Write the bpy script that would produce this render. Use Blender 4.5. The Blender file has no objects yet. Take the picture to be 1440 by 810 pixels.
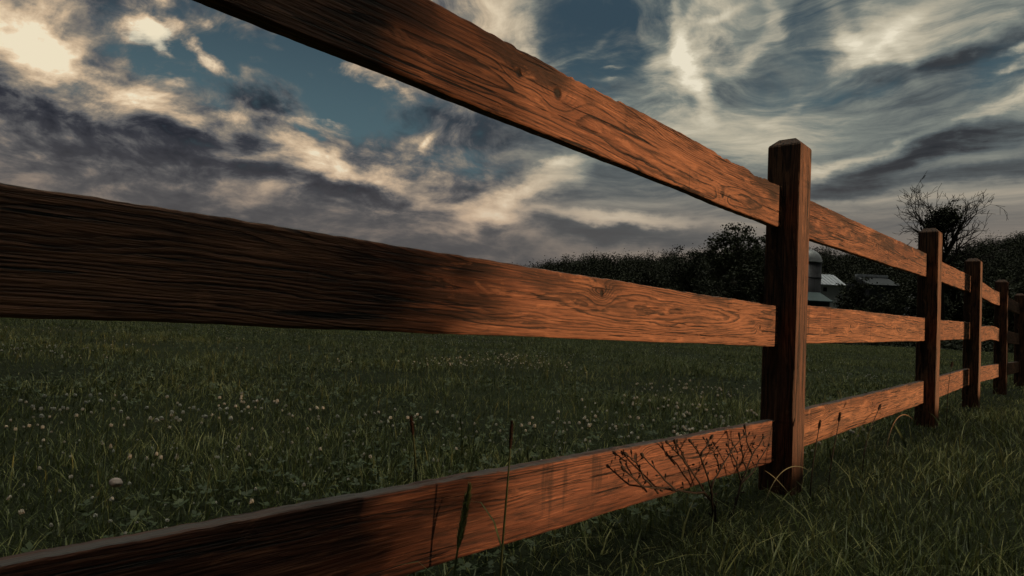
import bpy, bmesh, math, random
import numpy as np
from mathutils import Vector, Matrix

random.seed(7)
RNG = np.random.default_rng(11)
SC = bpy.context.scene
COL = SC.collection
R = math.radians

# ------------------------------------------------------------------ camera solve
F_PX, PITCH, ROLL, CAM_Z = 933.64, 0.04608, 0.0491, 0.543
D = Vector((0.66760, 0.74452, 0))           # along the fence
B = Vector((-0.74452, 0.66760, 0))          # away from the viewer, through the fence
C1 = Vector((0.9587, 2.2270, 0))            # near front corner of the first whole post
SET_BACK, POST_W = 0.0605, 0.113
SUN_AZ, SUN_EL = R(107.0), R(0.6)
S = Vector((math.sin(SUN_AZ), math.cos(SUN_AZ), 0))      # towards the sun
Q = Vector((-S.y, S.x, 0))                                # across the light
if Q.y < 0: Q = -Q


def ray(x, y):
    a, b = x - 720, y - 405
    c, s = math.cos(ROLL), math.sin(ROLL)
    px, py = a * c + b * s, -a * s + b * c
    c, s = math.cos(PITCH), math.sin(PITCH)
    u = -py / F_PX
    return Vector((px / F_PX, c - u * s, s + u * c))


def at(x, y, depth):
    r = ray(x, y)
    return Vector((0, 0, CAM_Z)) + r * (depth / r.y)


def fence_pt(s, z, off=0.0):
    return C1 + D * s + B * off + Vector((0, 0, z))


def fence_px(x, y, off):
    r = ray(x, y)
    cam = Vector((0, 0, CAM_Z))
    t = (off - (cam - C1).dot(B)) / r.dot(B)
    return cam + r * t


def ss(a, b, x):
    t = np.clip((x - a) / (b - a), 0, 1)
    return t * t * (3 - 2 * t)


# smooth value noise for placing and shaping (numpy)
_perm = np.random.default_rng(5).random((256, 256))


def vnoise(x, y):
    x = np.asarray(x, float); y = np.asarray(y, float)
    xi = np.floor(x).astype(int); yi = np.floor(y).astype(int)
    fx = x - xi; fy = y - yi
    fx = fx * fx * (3 - 2 * fx); fy = fy * fy * (3 - 2 * fy)
    g = lambda i, j: _perm[i % 256, j % 256]
    return (g(xi, yi) * (1 - fx) + g(xi + 1, yi) * fx) * (1 - fy) + (g(xi, yi + 1) * (1 - fx) + g(xi + 1, yi + 1) * fx) * fy


def fbm(x, y, o=4):
    v = 0; a = .5; t = 0
    for i in range(o):
        v = v + a * vnoise(x * 2 ** i + 17 * i, y * 2 ** i + 31 * i); t += a; a *= .5
    return v / t


# ------------------------------------------------------------------ object helpers
def tag(o, label=None, cat=None, group=None, kind=None):
    if label: o['label'] = label
    if cat: o['category'] = cat
    if group: o['group'] = group
    if kind: o['kind'] = kind
    return o


def empty(name, loc=(0, 0, 0), rz=0):
    o = bpy.data.objects.new(name, None)
    o.location = loc; o.rotation_euler = (0, 0, rz); o.empty_display_size = .2
    COL.objects.link(o)
    return o


def raw_mesh(name, verts, faces, mats, smooth=False, midx=None):
    """verts (n,3) array, faces: list of lists or int array (m,k)"""
    me = bpy.data.meshes.new(name)
    verts = np.asarray(verts, np.float32)
    if isinstance(faces, np.ndarray):
        m, k = faces.shape
        me.vertices.add(len(verts)); me.vertices.foreach_set('co', verts.ravel())
        me.loops.add(m * k); me.loops.foreach_set('vertex_index', faces.astype(np.int32).ravel())
        me.polygons.add(m)
        me.polygons.foreach_set('loop_start', np.arange(0, m * k, k, dtype=np.int32))
        me.polygons.foreach_set('loop_total', np.full(m, k, dtype=np.int32))
    else:
        me.from_pydata([tuple(v) for v in verts], [], faces)
    for m_ in (mats if isinstance(mats, (list, tuple)) else [mats]):
        me.materials.append(m_)
    if midx is not None: me.polygons.foreach_set('material_index', np.asarray(midx, np.int32))
    me.polygons.foreach_set('use_smooth', np.full(len(me.polygons), smooth))
    me.update(calc_edges=True)
    return me


def link(name, me, parent=None):
    o = bpy.data.objects.new(name, me)
    COL.objects.link(o)
    if parent: o.parent = parent
    return o


class MB:
    """collects shapes for one mesh"""
    def __init__(self): self.v = []; self.f = []

    def add(self, v, f):
        n = len(self.v)
        self.v += [tuple(p) for p in v]; self.f += [[i + n for i in q] for q in f]

    def box(self, x0, x1, y0, y1, z0, z1):
        v = [(x, y, z) for x in (x0, x1) for y in (y0, y1) for z in (z0, z1)]
        self.add(v, [[0, 1, 3, 2], [4, 6, 7, 5], [0, 4, 5, 1], [2, 3, 7, 6], [0, 2, 6, 4], [1, 5, 7, 3]])

    def tube(self, pts, rad, n=6, cap=True):
        pts = [Vector(p) for p in pts]
        vs = []; fs = []
        up = Vector((.3, .2, 1)).normalized()
        for i, p in enumerate(pts):
            t = (pts[min(i + 1, len(pts) - 1)] - pts[max(i - 1, 0)])
            if t.length < 1e-9: t = Vector((0, 0, 1))
            t.normalize()
            a = t.cross(up)
            if a.length < 1e-3: a = t.cross(Vector((1, 0, 0)))
            a.normalize(); b = t.cross(a)
            r = rad[i] if isinstance(rad, (list, tuple)) else rad
            for k in range(n):
                an = 2 * math.pi * k / n
                vs.append(p + a * (r * math.cos(an)) + b * (r * math.sin(an)))
        for i in range(len(pts) - 1):
            for k in range(n):
                k2 = (k + 1) % n
                fs.append([i * n + k, i * n + k2, (i + 1) * n + k2, (i + 1) * n + k])
        if cap:
            fs.append(list(range(n))[::-1]); fs.append([(len(pts) - 1) * n + k for k in range(n)])
        self.add(vs, fs)

    def lathe(self, prof, n=28, c=(0, 0)):
        vs = []; fs = []
        for r, z in prof:
            for k in range(n):
                an = 2 * math.pi * k / n
                vs.append((c[0] + r * math.cos(an), c[1] + r * math.sin(an), z))
        for i in range(len(prof) - 1):
            for k in range(n):
                k2 = (k + 1) % n
                fs.append([i * n + k, i * n + k2, (i + 1) * n + k2, (i + 1) * n + k])
        fs.append(list(range(n))[::-1]); fs.append([(len(prof) - 1) * n + k for k in range(n)])
        self.add(vs, fs)

    def build(self, name, mat, parent=None, smooth=False):
        return link(name, raw_mesh(name, self.v, self.f, mat, smooth), parent)


# ------------------------------------------------------------------ node helpers
class NT:
    def __init__(self, tree): self.t = tree; self.n = tree.nodes; self.l = tree.links

    def new(self, typ, **kw):
        nd = self.n.new(typ)
        for k, v in kw.items(): setattr(nd, k, v)
        return nd

    def put(self, sock, v):
        if isinstance(v, bpy.types.NodeSocket): self.l.new(v, sock)
        elif v is not None: sock.default_value = v

    def m(self, op, a, b=None, c=None, clamp=False):
        nd = self.new('ShaderNodeMath', operation=op, use_clamp=clamp)
        for i, v in enumerate((a, b, c)): self.put(nd.inputs[i], v)
        return nd.outputs[0]

    def vm(self, op, a, b=None, scale=None):
        nd = self.new('ShaderNodeVectorMath', operation=op)
        self.put(nd.inputs[0], a); self.put(nd.inputs[1], b)
        if scale is not None: self.put(nd.inputs['Scale'], scale)
        return nd.outputs['Value'] if op in ('LENGTH', 'DOT_PRODUCT', 'DISTANCE') else nd.outputs[0]

    def sep(self, v):
        nd = self.new('ShaderNodeSeparateXYZ'); self.put(nd.inputs[0], v); return nd.outputs

    def comb(self, x, y, z):
        nd = self.new('ShaderNodeCombineXYZ')
        for i, v in enumerate((x, y, z)): self.put(nd.inputs[i], v)
        return nd.outputs[0]

    def noise(self, vec, scale=1, detail=4, rough=.5, dist=0., col=False):
        nd = self.new('ShaderNodeTexNoise')
        self.put(nd.inputs['Vector'], vec); nd.inputs['Scale'].default_value = scale
        nd.inputs['Detail'].default_value = detail; nd.inputs['Roughness'].default_value = rough
        nd.inputs['Distortion'].default_value = dist
        return nd.outputs['Color' if col else 'Fac']

    def ramp(self, fac, stops, interp='LINEAR'):
        nd = self.new('ShaderNodeValToRGB'); nd.color_ramp.interpolation = interp
        e = nd.color_ramp.elements
        while len(e) < len(stops): e.new(.5)
        for el, (p, c) in zip(e, stops):
            el.position = p
            el.color = (c, c, c, 1) if isinstance(c, (int, float)) else (*c, 1)
        self.put(nd.inputs[0], fac); return nd.outputs[0]

    def mix(self, fac, a, b, blend='MIX'):
        nd = self.new('ShaderNodeMix', data_type='RGBA', blend_type=blend)
        self.put(nd.inputs[0], fac)
        for i, v in ((6, a), (7, b)):
            if isinstance(v, tuple) and len(v) == 3: v = (*v, 1)
            self.put(nd.inputs[i], v)
        return nd.outputs[2]

    def smooth(self, x, a, b, o0=0., o1=1.):
        nd = self.new('ShaderNodeMapRange', interpolation_type='SMOOTHSTEP')
        for i, v in enumerate((x, a, b, o0, o1)): self.put(nd.inputs[i], v)
        return nd.outputs[0]

    def mapping(self, v, loc=(0, 0, 0), rot=(0, 0, 0), sc=(1, 1, 1), typ='POINT'):
        nd = self.new('ShaderNodeMapping', vector_type=typ)
        self.put(nd.inputs[0], v)
        nd.inputs[1].default_value = loc; nd.inputs[2].default_value = rot; nd.inputs[3].default_value = sc
        return nd.outputs[0]

    def bump(self, h, strength, dist):
        nd = self.new('ShaderNodeBump'); self.put(nd.inputs['Height'], h)
        nd.inputs['Strength'].default_value = strength; nd.inputs['Distance'].default_value = dist
        return nd.outputs[0]


def material(name):
    m = bpy.data.materials.new(name); m.use_nodes = True
    t = NT(m.node_tree)
    bs = m.node_tree.nodes['Principled BSDF']
    return m, t, bs


# ------------------------------------------------------------------ materials
def wood(name, seed, knots=(), light=(.195, .088, .047), dark=(.015, .008, .006), stain=.5, spacing=.0042, half=.07, patches=(), split=.615, weathered=(.085, .080, .076)):
    """weathered sawn board: growth rings cut by the face, knots, open grain, remains of a dark stain. Local x runs along the board."""
    m, t, bs = material(name)
    tc = t.new('ShaderNodeTexCoord').outputs['Object']
    P = t.vm('ADD', tc, (0, 0, 0))
    x, y, z = t.sep(P)
    so = (seed * 3.17, seed * 1.73, seed * 2.39)
    Pn = t.vm('ADD', P, so)
    w1 = t.m('SUBTRACT', t.noise(t.vm('MULTIPLY', Pn, (1.1, 5, 7)), 1, 3, .5), .5)
    w2 = t.m('SUBTRACT', t.noise(t.vm('MULTIPLY', Pn, (5, 22, 30)), 1, 3, .6), .5)
    wz = t.m('SUBTRACT', t.noise(t.vm('MULTIPLY', Pn, (.7, .5, .5)), 1, 1, .5), .5)
    yy = t.m('SUBTRACT', y, .045)
    zz = t.m('ADD', t.m('SUBTRACT', z, ((seed * .37) % 1 - .5) * .06), t.m('MULTIPLY', wz, .16))
    r = t.m('SQRT', t.m('ADD', t.m('MULTIPLY', yy, yy), t.m('MULTIPLY', zz, zz)))
    r = t.m('ADD', r, t.m('MULTIPLY', w1, .05))
    w3 = t.m('SUBTRACT', t.noise(t.vm('MULTIPLY', Pn, (18, 90, 120)), 1, 4, .65), .5)
    r = t.m('ADD', r, t.m('MULTIPLY', w2, .012))
    r = t.m('ADD', r, t.m('MULTIPLY', w3, .0022))
    kmask = None
    for kx, kz, kr in knots:
        dx = t.m('SUBTRACT', x, kx); dz = t.m('SUBTRACT', z, kz)
        e = t.m('ADD', t.m('MULTIPLY', t.m('MULTIPLY', dx, dx), .36), t.m('MULTIPLY', dz, dz))
        g = t.m('EXPONENT', t.m('MULTIPLY', e, -1 / (2.2 * kr) ** 2))
        r = t.m('ADD', r, t.m('MULTIPLY', g, kr * 1.6))
        core = t.m('SQRT', t.m('ADD', t.m('MULTIPLY', dx, dx), t.m('MULTIPLY', dz, dz)))
        core = t.m('ADD', core, t.m('MULTIPLY', w2, kr * .9))
        k = t.smooth(core, kr * .95, kr * .35)
        kmask = k if kmask is None else t.m('MAXIMUM', kmask, k)
    fr = t.m('FRACT', t.m('DIVIDE', r, spacing))
    rid = t.new('ShaderNodeTexWhiteNoise', noise_dimensions='1D'); t.put(rid.inputs['W'], t.m('ADD', t.m('FLOOR', t.m('DIVIDE', r, spacing)), seed * 10.))
    rv = t.smooth(rid.outputs['Value'], .1, .8, .35, 1.)
    late = t.ramp(fr, [(0, .15), (.35, 0.), (.72, .85), (.9, 1.), (1., .15)])
    fib = t.noise(t.vm('MULTIPLY', Pn, (9, 180, 230)), 1, 4, .65)
    chk = t.noise(t.vm('MULTIPLY', Pn, (3.2, 60, 120)), 1, 4, .6)
    crack = t.smooth(chk, split, split + .05)
    lw = t.noise(t.vm('MULTIPLY', Pn, (2.2, 9, 12)), 1, 6, .62)
    st = t.smooth(t.m('ADD', lw, t.m('MULTIPLY', z, 1.1)), (.60 - .14 * stain), .72 - .1 * stain)
    big = t.noise(t.vm('MULTIPLY', Pn, (.9, 3, 4)), 1, 3, .5)
    base = t.mix(t.smooth(big, .3, .7), (light[0] * .62, light[1] * .50, light[2] * .48), tuple(min(1, c * 1.2) for c in light))
    gl = t.noise(t.vm('MULTIPLY', Pn, (3.5, 14, 20)), 1, 4, .6)
    latef = t.m('MULTIPLY', t.m('MULTIPLY', late, rv), t.smooth(gl, .30, .52, .22, 1.))
    mid = t.noise(t.vm('MULTIPLY', Pn, (5, 70, 110)), 1, 5, .65)
    c = t.mix(t.smooth(mid, .50, .34, 0., .7), base, tuple((d + l) * .26 for d, l in zip(dark, light)))
    c = t.mix(t.smooth(mid, .56, .70, 0., .8), c, tuple(min(1, l * 1.9) for l in light))
    c = t.mix(latef, c, tuple(d * .8 for d in dark))
    c = t.mix(t.smooth(fib, .46, .30, 0., .85), c, tuple(d * .7 for d in dark))
    c = t.mix(t.smooth(fib, .57, .70, 0., .6), c, tuple(min(1, l * 1.55) for l in light))
    c = t.mix(t.m('MULTIPLY', st, min(1, .45 + .6 * stain)), c, tuple(d * .8 for d in dark))
    for px_, pz_, rx_, rz_, am in patches:
        dx = t.m('DIVIDE', t.m('SUBTRACT', x, px_), rx_); dz = t.m('DIVIDE', t.m('SUBTRACT', z, pz_), rz_)
        e = t.m('SQRT', t.m('ADD', t.m('MULTIPLY', dx, dx), t.m('MULTIPLY', dz, dz)))
        e = t.m('ADD', e, t.m('MULTIPLY', t.m('SUBTRACT', lw, .5), 3.))
        c = t.mix(t.smooth(e, 1.2, .5, 0., am), c, tuple(d * .5 for d in dark))
    c = t.mix(crack, c, (.012, .008, .006))
    # larger dark weather blotches and worn paler places
    bl = t.noise(t.vm('MULTIPLY', Pn, (6, 18, 26)), 1, 7, .68, .6)
    c = t.mix(t.smooth(bl, .56, .66, 0., .35 + .4 * stain), c, tuple(d * .9 for d in dark))
    c = t.mix(t.smooth(bl, .44, .33, 0., .55), c, tuple(min(1, l * 1.7) for l in light))
    # nail-weathering dark vertical streaks
    vs = t.noise(t.vm('MULTIPLY', Pn, (22, 4, 3)), 1, 3, .6)
    c = t.mix(t.smooth(vs, .63, .74, 0., .55), c, tuple(d * .6 for d in dark))
    h = t.m('ADD', t.m('MULTIPLY', latef, -.32), t.m('MULTIPLY', mid, 1.1))
    h = t.m('ADD', h, t.m('MULTIPLY', fib, .9))
    h = t.m('ADD', h, t.m('MULTIPLY', crack, -1.6))
    if kmask is not None:
        c = t.mix(kmask, c, (.014, .009, .007)); h = t.m('ADD', h, t.m('MULTIPLY', kmask, -2.))
    # top edge weathered pale grey
    gn = t.sep(t.new('ShaderNodeNewGeometry').outputs['Normal'])[2]
    up = t.m('MULTIPLY', t.smooth(gn, .55, .9), t.smooth(mid, .35, .62, .1, .95))
    c = t.mix(up, c, weathered)
    t.put(bs.inputs['Base Color'], c)
    bs.inputs['Roughness'].default_value = .72
    bs.inputs['Specular IOR Level'].default_value = .25
    t.put(bs.inputs['Normal'], t.bump(h, 1.0, .0028))
    return m


def leafy(name, c0, c1, c2, rough=.55, trans=.0, spec=.3):
    m, t, bs = material(name)
    g = t.new('ShaderNodeNewGeometry')
    rnd = g.outputs['Random Per Island']
    pos = t.noise(g.outputs['Position'], .9, 3, .6)
    f = t.m('ADD', t.m('MULTIPLY', rnd, .72), t.m('MULTIPLY', t.m('SUBTRACT', pos, .38), 1.1))
    c = t.ramp(f, [(0., c0), (.5, c1), (.93, c2)])
    t.put(bs.inputs['Base Color'], c)
    bs.inputs['Roughness'].default_value = rough
    bs.inputs['Specular IOR Level'].default_value = spec
    if trans:
        tr = t.new('ShaderNodeBsdfTranslucent'); t.put(tr.inputs[0], c)
        mx = t.new('ShaderNodeMixShader'); mx.inputs[0].default_value = trans
        t.l.new(bs.outputs[0], mx.inputs[1]); t.l.new(tr.outputs[0], mx.inputs[2])
        t.l.new(mx.outputs[0], m.node_tree.nodes['Material Output'].inputs[0])
    return m


def plain(name, col, rough=.7, var=.3, scale=8., spec=.3, bump=0., stretch=(1, 1, 1), metal=0.):
    m, t, bs = material(name)
    tc = t.vm('MULTIPLY', t.new('ShaderNodeTexCoord').outputs['Object'], stretch)
    n = t.noise(tc, scale, 6, .6)
    c = t.mix(t.smooth(n, .25, .75), tuple(k * (1 - var) for k in col), tuple(min(1, k * (1 + var)) for k in col))
    t.put(bs.inputs['Base Color'], c)
    bs.inputs['Roughness'].default_value = rough; bs.inputs['Specular IOR Level'].default_value = spec
    bs.inputs['Metallic'].default_value = metal
    if bump: t.put(bs.inputs['Normal'], t.bump(n, .7, bump))
    return m


M = {}
M['grass'] = leafy('meadow_grass', (.033, .047, .016), (.095, .119, .036), (.29, .28, .105), .5, .2, .25)
M['clover_leaf'] = leafy('clover_leaf', (.026, .042, .016), (.045, .068, .027), (.065, .09, .038), .6, .15, .3)
M['leaf'] = leafy('tree_leaf', (.017, .022, .012), (.032, .040, .020), (.060, .068, .034), .6, .15, .2)
M['leaf_dark'] = leafy('dark_leaf', (.014, .017, .011), (.025, .030, .017), (.044, .050, .027), .6, .1, .15)
M['pale_blossom'] = leafy('pale_blossom', (.16, .17, .19), (.26, .27, .30), (.40, .40, .42), .8)
M['bark'] = plain('bark', (.045, .036, .03), .9, .5, 14, .15, .02, (1, 1, .3))
M['bare_bark'] = plain('bare_bark', (.030, .026, .024), .9, .4, 10, .15)
M['stem'] = plain('dry_stem', (.055, .042, .022), .7, .4, 30, .25)
M['dark_stem'] = plain('dead_weed_stem', (.022, .016, .012), .8, .4, 30, .2)
M['green_stem'] = plain('green_stem', (.055, .075, .025), .6, .3, 40, .3)
M['seed_brown'] = plain('brown_seed_head', (.040, .022, .015), .8, .5, 300, .2, .001)
M['seed_green'] = plain('green_seed_head', (.13, .16, .06), .8, .4, 300, .2, .001)
M['white_petal'] = plain('clover_petal', (.44, .43, .38), .7, .25, 200, .3)
M['stone'] = plain('pale_lump', (.30, .25, .225), .8, .25, 20, .2, .004)
M['silo_wall'] = plain('silo_wall', (.075, .075, .085), .6, .25, 1.2, .3, 0, (6, 6, .4))
M['silo_dome'] = plain('silo_dome', (.28, .29, .31), .45, .15, 2, .5, 0)
M['roof_metal'] = plain('pale_metal_roof', (.42, .45, .50), .5, .15, 1.2, .4, 0, (4, 1, 1))
M['roof_slate'] = plain('slate_roof', (.05, .056, .065), .7, .2, 1.5, .3)
M['roof_teal'] = plain('teal_roof', (.055, .085, .092), .6, .2, 1., .4)
M['white_siding'] = plain('white_siding', (.55, .57, .60), .7, .12, 2, .3, 0, (.3, .3, 5))
M['window_glass'] = plain('dark_window', (.015, .016, .018), .2, .1, 3, .5)


def ground_mat():
    m, t, bs = material('meadow_ground')
    p = t.new('ShaderNodeTexCoord').outputs['Object']
    a = t.noise(p, .35, 5, .6); b = t.noise(p, 6, 6, .65); c3 = t.noise(p, 40, 4, .7)
    c = t.mix(t.smooth(a, .35, .65), (.020, .027, .013), (.036, .047, .02))
    c = t.mix(t.smooth(b, .45, .7, 0., .7), c, (.040, .046, .02))
    c = t.mix(t.smooth(c3, .5, .7, 0., .6), c, (.008, .009, .005))
    t.put(bs.inputs['Base Color'], c); bs.inputs['Roughness'].default_value = .95
    bs.inputs['Specular IOR Level'].default_value = .1
    h = t.m('ADD', t.m('MULTIPLY', b, .6), t.m('MULTIPLY', c3, .4))
    t.put(bs.inputs['Normal'], t.bump(h, 1., .12))
    return m


M['ground'] = ground_mat()
M['hill'] = plain('wooded_hill_soil', (.014, .016, .010), .95, .4, .4, .1)

# ------------------------------------------------------------------ ground
def ground_z(x, y):
    x = np.asarray(x, float); y = np.asarray(y, float)
    rr = np.hypot(x, y)
    z = (fbm(x * .5 + 40, y * .5 + 40, 3) - .5) * .05 * ss(1, 6, rr)
    z = z + (fbm(x * .05 + 9, y * .05 + 9, 2) - .5) * .25 * ss(14, 40, rr)
    p = x * S.x + y * S.y; q = x * Q.x + y * Q.y
    bank = ss(6, 16, p) * ss(40, 26, p) * ss(-14, -8, q) * ss(28, 20, q)
    z = z + BANK * bank
    return z


BANK = .265  # rise out of view, added to keep the sun off the low grass


def make_ground():
    rad = [0.] + list(np.geomspace(.5, 60, 90)) + list(np.geomspace(66, 4000, 26))
    n = 180
    vs = [(0, 0, 0)]; fs = []
    for r in rad[1:]:
        for k in range(n):
            a = 2 * math.pi * k / n; vs.append((r * math.sin(a), r * math.cos(a), 0))
    vs = np.array(vs); vs[:, 2] = ground_z(vs[:, 0], vs[:, 1])
    for k in range(n): fs.append([0, 1 + (k + 1) % n, 1 + k])
    for i in range(len(rad) - 2):
        o0 = 1 + i * n; o1 = o0 + n
        for k in range(n):
            k2 = (k + 1) % n; fs.append([o0 + k, o0 + k2, o1 + k2, o1 + k])
    tag(link('ground', raw_mesh('ground', vs, fs, M['ground'], True)), kind='structure')


make_ground()

# ------------------------------------------------------------------ fence
fence = empty('wooden_fence', C1)
tag(fence, 'weathered brown three-rail timber fence running across the meadow with square chamfered posts', 'fence')
FENCE_INV = Matrix.Translation(-C1)


def rail(s0, z0, s1, z1, h, th, mat, seed, chips=(), bow=0., n=160, off=SET_BACK, label=None):
    Ln = s1 - s0
    rng = np.random.default_rng(seed)
    rd = .004
    # profile (y towards back, z up), counter clockwise seen from -x
    prof = []
    for (cy, cz, a0) in ((rd, h / 2 - rd, 90), (rd, -h / 2 + rd, 180), (th - rd, -h / 2 + rd, 270), (th - rd, h / 2 - rd, 0)):
        for da in (0, 45, 90):
            a = R(a0 + da); prof.append((cy + rd * math.cos(a), cz + rd * math.sin(a)))
    prof.insert(3, (0, h * .25)); prof.insert(4, (0, 0)); prof.insert(5, (0, -h * .25))
    k = len(prof)
    vs = []
    ph = rng.random(8) * 6
    for i in range(n + 1):
        x = Ln * i / n
        top_chip = 0
        for cx, cw, cd in chips:
            top_chip += cd * max(0, 1 - abs((x - cx) / cw) ** 3) * (.4 + 1.1 * vnoise(x * 75, seed))
        wob = (fbm(x * 5 + seed * 3.1, 1.5 + seed, 4) - .5) * .006
        wob2 = (fbm(x * 4 + seed * 5.1, 7.5 + seed, 4) - .5) * .006
        fine = (fbm(x * 45 + seed, 3.3, 3) - .5) * .004
        bz = bow * math.sin(math.pi * 2 * i / n)
        by = abs(bow) * .8 * math.sin(math.pi * i / n)
        for (py, pz) in prof:
            yy, zz = py, pz
            if pz > h * .4: zz += wob + fine - top_chip * (1 if py < th * .6 else .55)
            if pz < -h * .4: zz += wob2 + fine * .5
            vs.append((x, yy + by + (fbm(x * 2 + seed, 9) - .5) * .003, zz + bz))
    fs = []
    for i in range(n):
        for j in range(k):
            j2 = (j + 1) % k
            fs.append([i * k + j, i * k + j2, (i + 1) * k + j2, (i + 1) * k + j])
    fs.append(list(range(k))[::-1]); fs.append([n * k + j for j in range(k)])
    fs = [f[::-1] for f in fs]
    me = raw_mesh('rail', vs, fs, mat, False)
    o = link('rail', me, fence)
    p0 = fence_pt(s0, z0, off); p1 = fence_pt(s1, z1, off)
    d = (p1 - p0).normalized(); yv = B; zv = d.cross(yv).normalized()
    mt = Matrix((d, yv, zv)).transposed().to_4x4(); mt.translation = p0 - C1
    o.matrix_local = mt
    if label: o['label'] = label
    return o


def post(s, zb, mat, seed, height=1.215, w=POST_W, top='chamfer'):
    rng = np.random.default_rng(seed)
    hw = w / 2; rd = .005; below = .25
    prof = []
    for cx, cy, a0 in ((hw - rd, hw - rd, 0), (-hw + rd, hw - rd, 90), (-hw + rd, -hw + rd, 180), (hw - rd, -hw + rd, 270)):
        for da in (0, 45, 90):
            a = R(a0 + da); prof.append((cx + rd * math.cos(a), cy + rd * math.sin(a)))
    prof = np.array(prof); k = len(prof)
    levels = [(-below, 1.)] + [(height * i / 60 * .975, 1.) for i in range(61)] + [(height * .975 + .006, .96), (height - .004, .58), (height, .5)]
    vs = []
    for x, sc in levels:
        for j, (a, b) in enumerate(prof):
            e = (fbm(x * 6 + seed * 3 + j * .01, j * .7 + seed, 3) - .5) * .0022
            vs.append((x, a * sc + e, b * sc + e))
    fs = []
    for i in range(len(levels) - 1):
        for j in range(k):
            j2 = (j + 1) % k
            fs.append([i * k + j, (i + 1) * k + j, (i + 1) * k + j2, i * k + j2])
    fs.append(list(range(k))); fs.append([(len(levels) - 1) * k + j for j in range(k)][::-1])
    fs = [f[::-1] for f in fs]
    o = link('post', raw_mesh('post', vs, fs, mat, False), fence)
    c = fence_pt(s + hw, zb, hw) - C1
    # local x -> up, local y -> along the fence, local z -> x cross y
    xv = Vector((rng.normal() * .004, rng.normal() * .004, 1)).normalized(); yv = (D - xv * D.dot(xv)).normalized(); zv = xv.cross(yv)
    mt = Matrix((xv, yv, zv)).transposed().to_4x4(); mt.translation = c
    o.matrix_local = mt
    return o


POSTS = [(-2.44, -.02), (0., 0.), (2.4886, .0235), (4.3178, .0172), (6.354, -.005), (8.50, -.02), (10.65, -.02), (12.8, -.03), (15.0, -.03)]
post_m = wood('post_wood', 21, [], (.130, .062, .034), (.012, .007, .005), .45, .0048, split=.575, weathered=(.035, .03, .027))
post_m2 = wood('post_wood_far', 24, [], (.150, .074, .040), (.013, .008, .006), .45, .0048, split=.585, weathered=(.035, .03, .027))
for i, (s, zb) in enumerate(POSTS):
    post(s, zb, post_m if i < 2 else post_m2, 30 + i)

m_top = wood('top_rail_wood', 1, [(1.14, .018, .017), (1.02, .02, .012), (1.93, -.045, .010)], stain=.6, spacing=.0056,
             patches=((1.05, .05, .12, .03, .8), (2.32, .02, .06, .03, .6), (.55, .03, .25, .03, .7)))
m_mid = wood('middle_rail_wood', 2, [(1.33, .035, .011), (2.24, -.01, .008)], stain=.35, spacing=.0040, patches=((.85, .045, .2, .02, .7), (.87, -.005, .18, .014, .7), (.86, -.035, .2, .01, .6), (1.33, .05, .08, .02, .6)))
m_low = wood('bottom_rail_wood', 3, [(1.50, .045, .012), (2.3, .0, .01)], (.170, .070, .038), (.015, .008, .006), .35, spacing=.0050)
m_top2 = wood('second_top_rail_wood', 4, [(1.2, .0, .01)], stain=.5, spacing=.005, patches=((1.35, .03, .25, .035, .7),))
m_mid2 = wood('second_middle_rail_wood', 5, [(.8, .0, .012), (1.6, .0, .012)], (.24, .112, .058), (.024, .012, .008), stain=.15, spacing=.0062)
m_low2 = wood('second_bottom_rail_wood', 6, [(1.2, .02, .01)], (.23, .106, .055), (.024, .012, .008), stain=.2, spacing=.005)
m_far = wood('far_rail_wood', 8, [(.5, 0., .01), (1.4, .02, .012)], (.23, .106, .055), (.024, .012, .008), stain=.25, spacing=.006)
TH = .031
# first span, reaching out of the picture to the near post
E0, E1 = -2.40, .055
rail(E0, .970 + .013 * 2.4, E1, .970, .144, TH, m_top, 1, chips=((1.97, .10, .006), (2.18, .07, .007), (2.30, .03, .004), (1.18, .30, .005)), n=320)
rail(E0, .5607 + .0122 * 2.4, E1, .5607, .137, TH, m_mid, 2, n=320)
rail(E0, .172 + .0125 * 2.4, E1, .172, .139, TH, m_low, 3, n=320)
rail(.062, .968, 2.545, 1.003, .146, TH, m_top2, 4, n=240)
rail(.062, .573, 2.545, .602, .144, TH, m_mid2, 5, n=240)
rail(.062, .186, 2.545, .216, .137, TH, m_low2, 6, n=240)
for k, ((s0, _), (s1, _)) in enumerate(zip(POSTS[2:-1], POSTS[3:])):
    za = ((1.003, .602, .216), (1.013, .630, .252), (1.004, .618, .250), (.99, .60, .24), (.98, .59, .23), (.975, .585, .225), (.97, .58, .22))
    for j in range(3):
        rail(s0 + .062, za[k][j], s1 + .055, za[k + 1][j] if k + 1 < len(za) else za[k][j], .138, TH, m_far, 40 + k * 3 + j,
             bow=(-.016 if (k == 1 and j == 1) else .006 if k == 1 and j == 0 else 0.), n=80)

# ------------------------------------------------------------------ leaves / trees
def leaf_quads(centers, size, rng, flat=.0):
    n = len(centers)
    a = rng.normal(size=(n, 3)); a[:, 2] *= (1 - flat)
    a /= np.linalg.norm(a, axis=1)[:, None]
    b = rng.normal(size=(n, 3)); b -= (b * a).sum(1)[:, None] * a
    b /= np.linalg.norm(b, axis=1)[:, None]
    s = size * (.6 + .8 * rng.random(n))[:, None]
    w = .55 * s
    v = np.stack([centers - a * s * .5, centers + b * w * .5, centers + a * s * .5, centers - b * w * .5], 1).reshape(-1, 3)
    f = np.arange(4 * n).reshape(n, 4)
    return v, f


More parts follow.
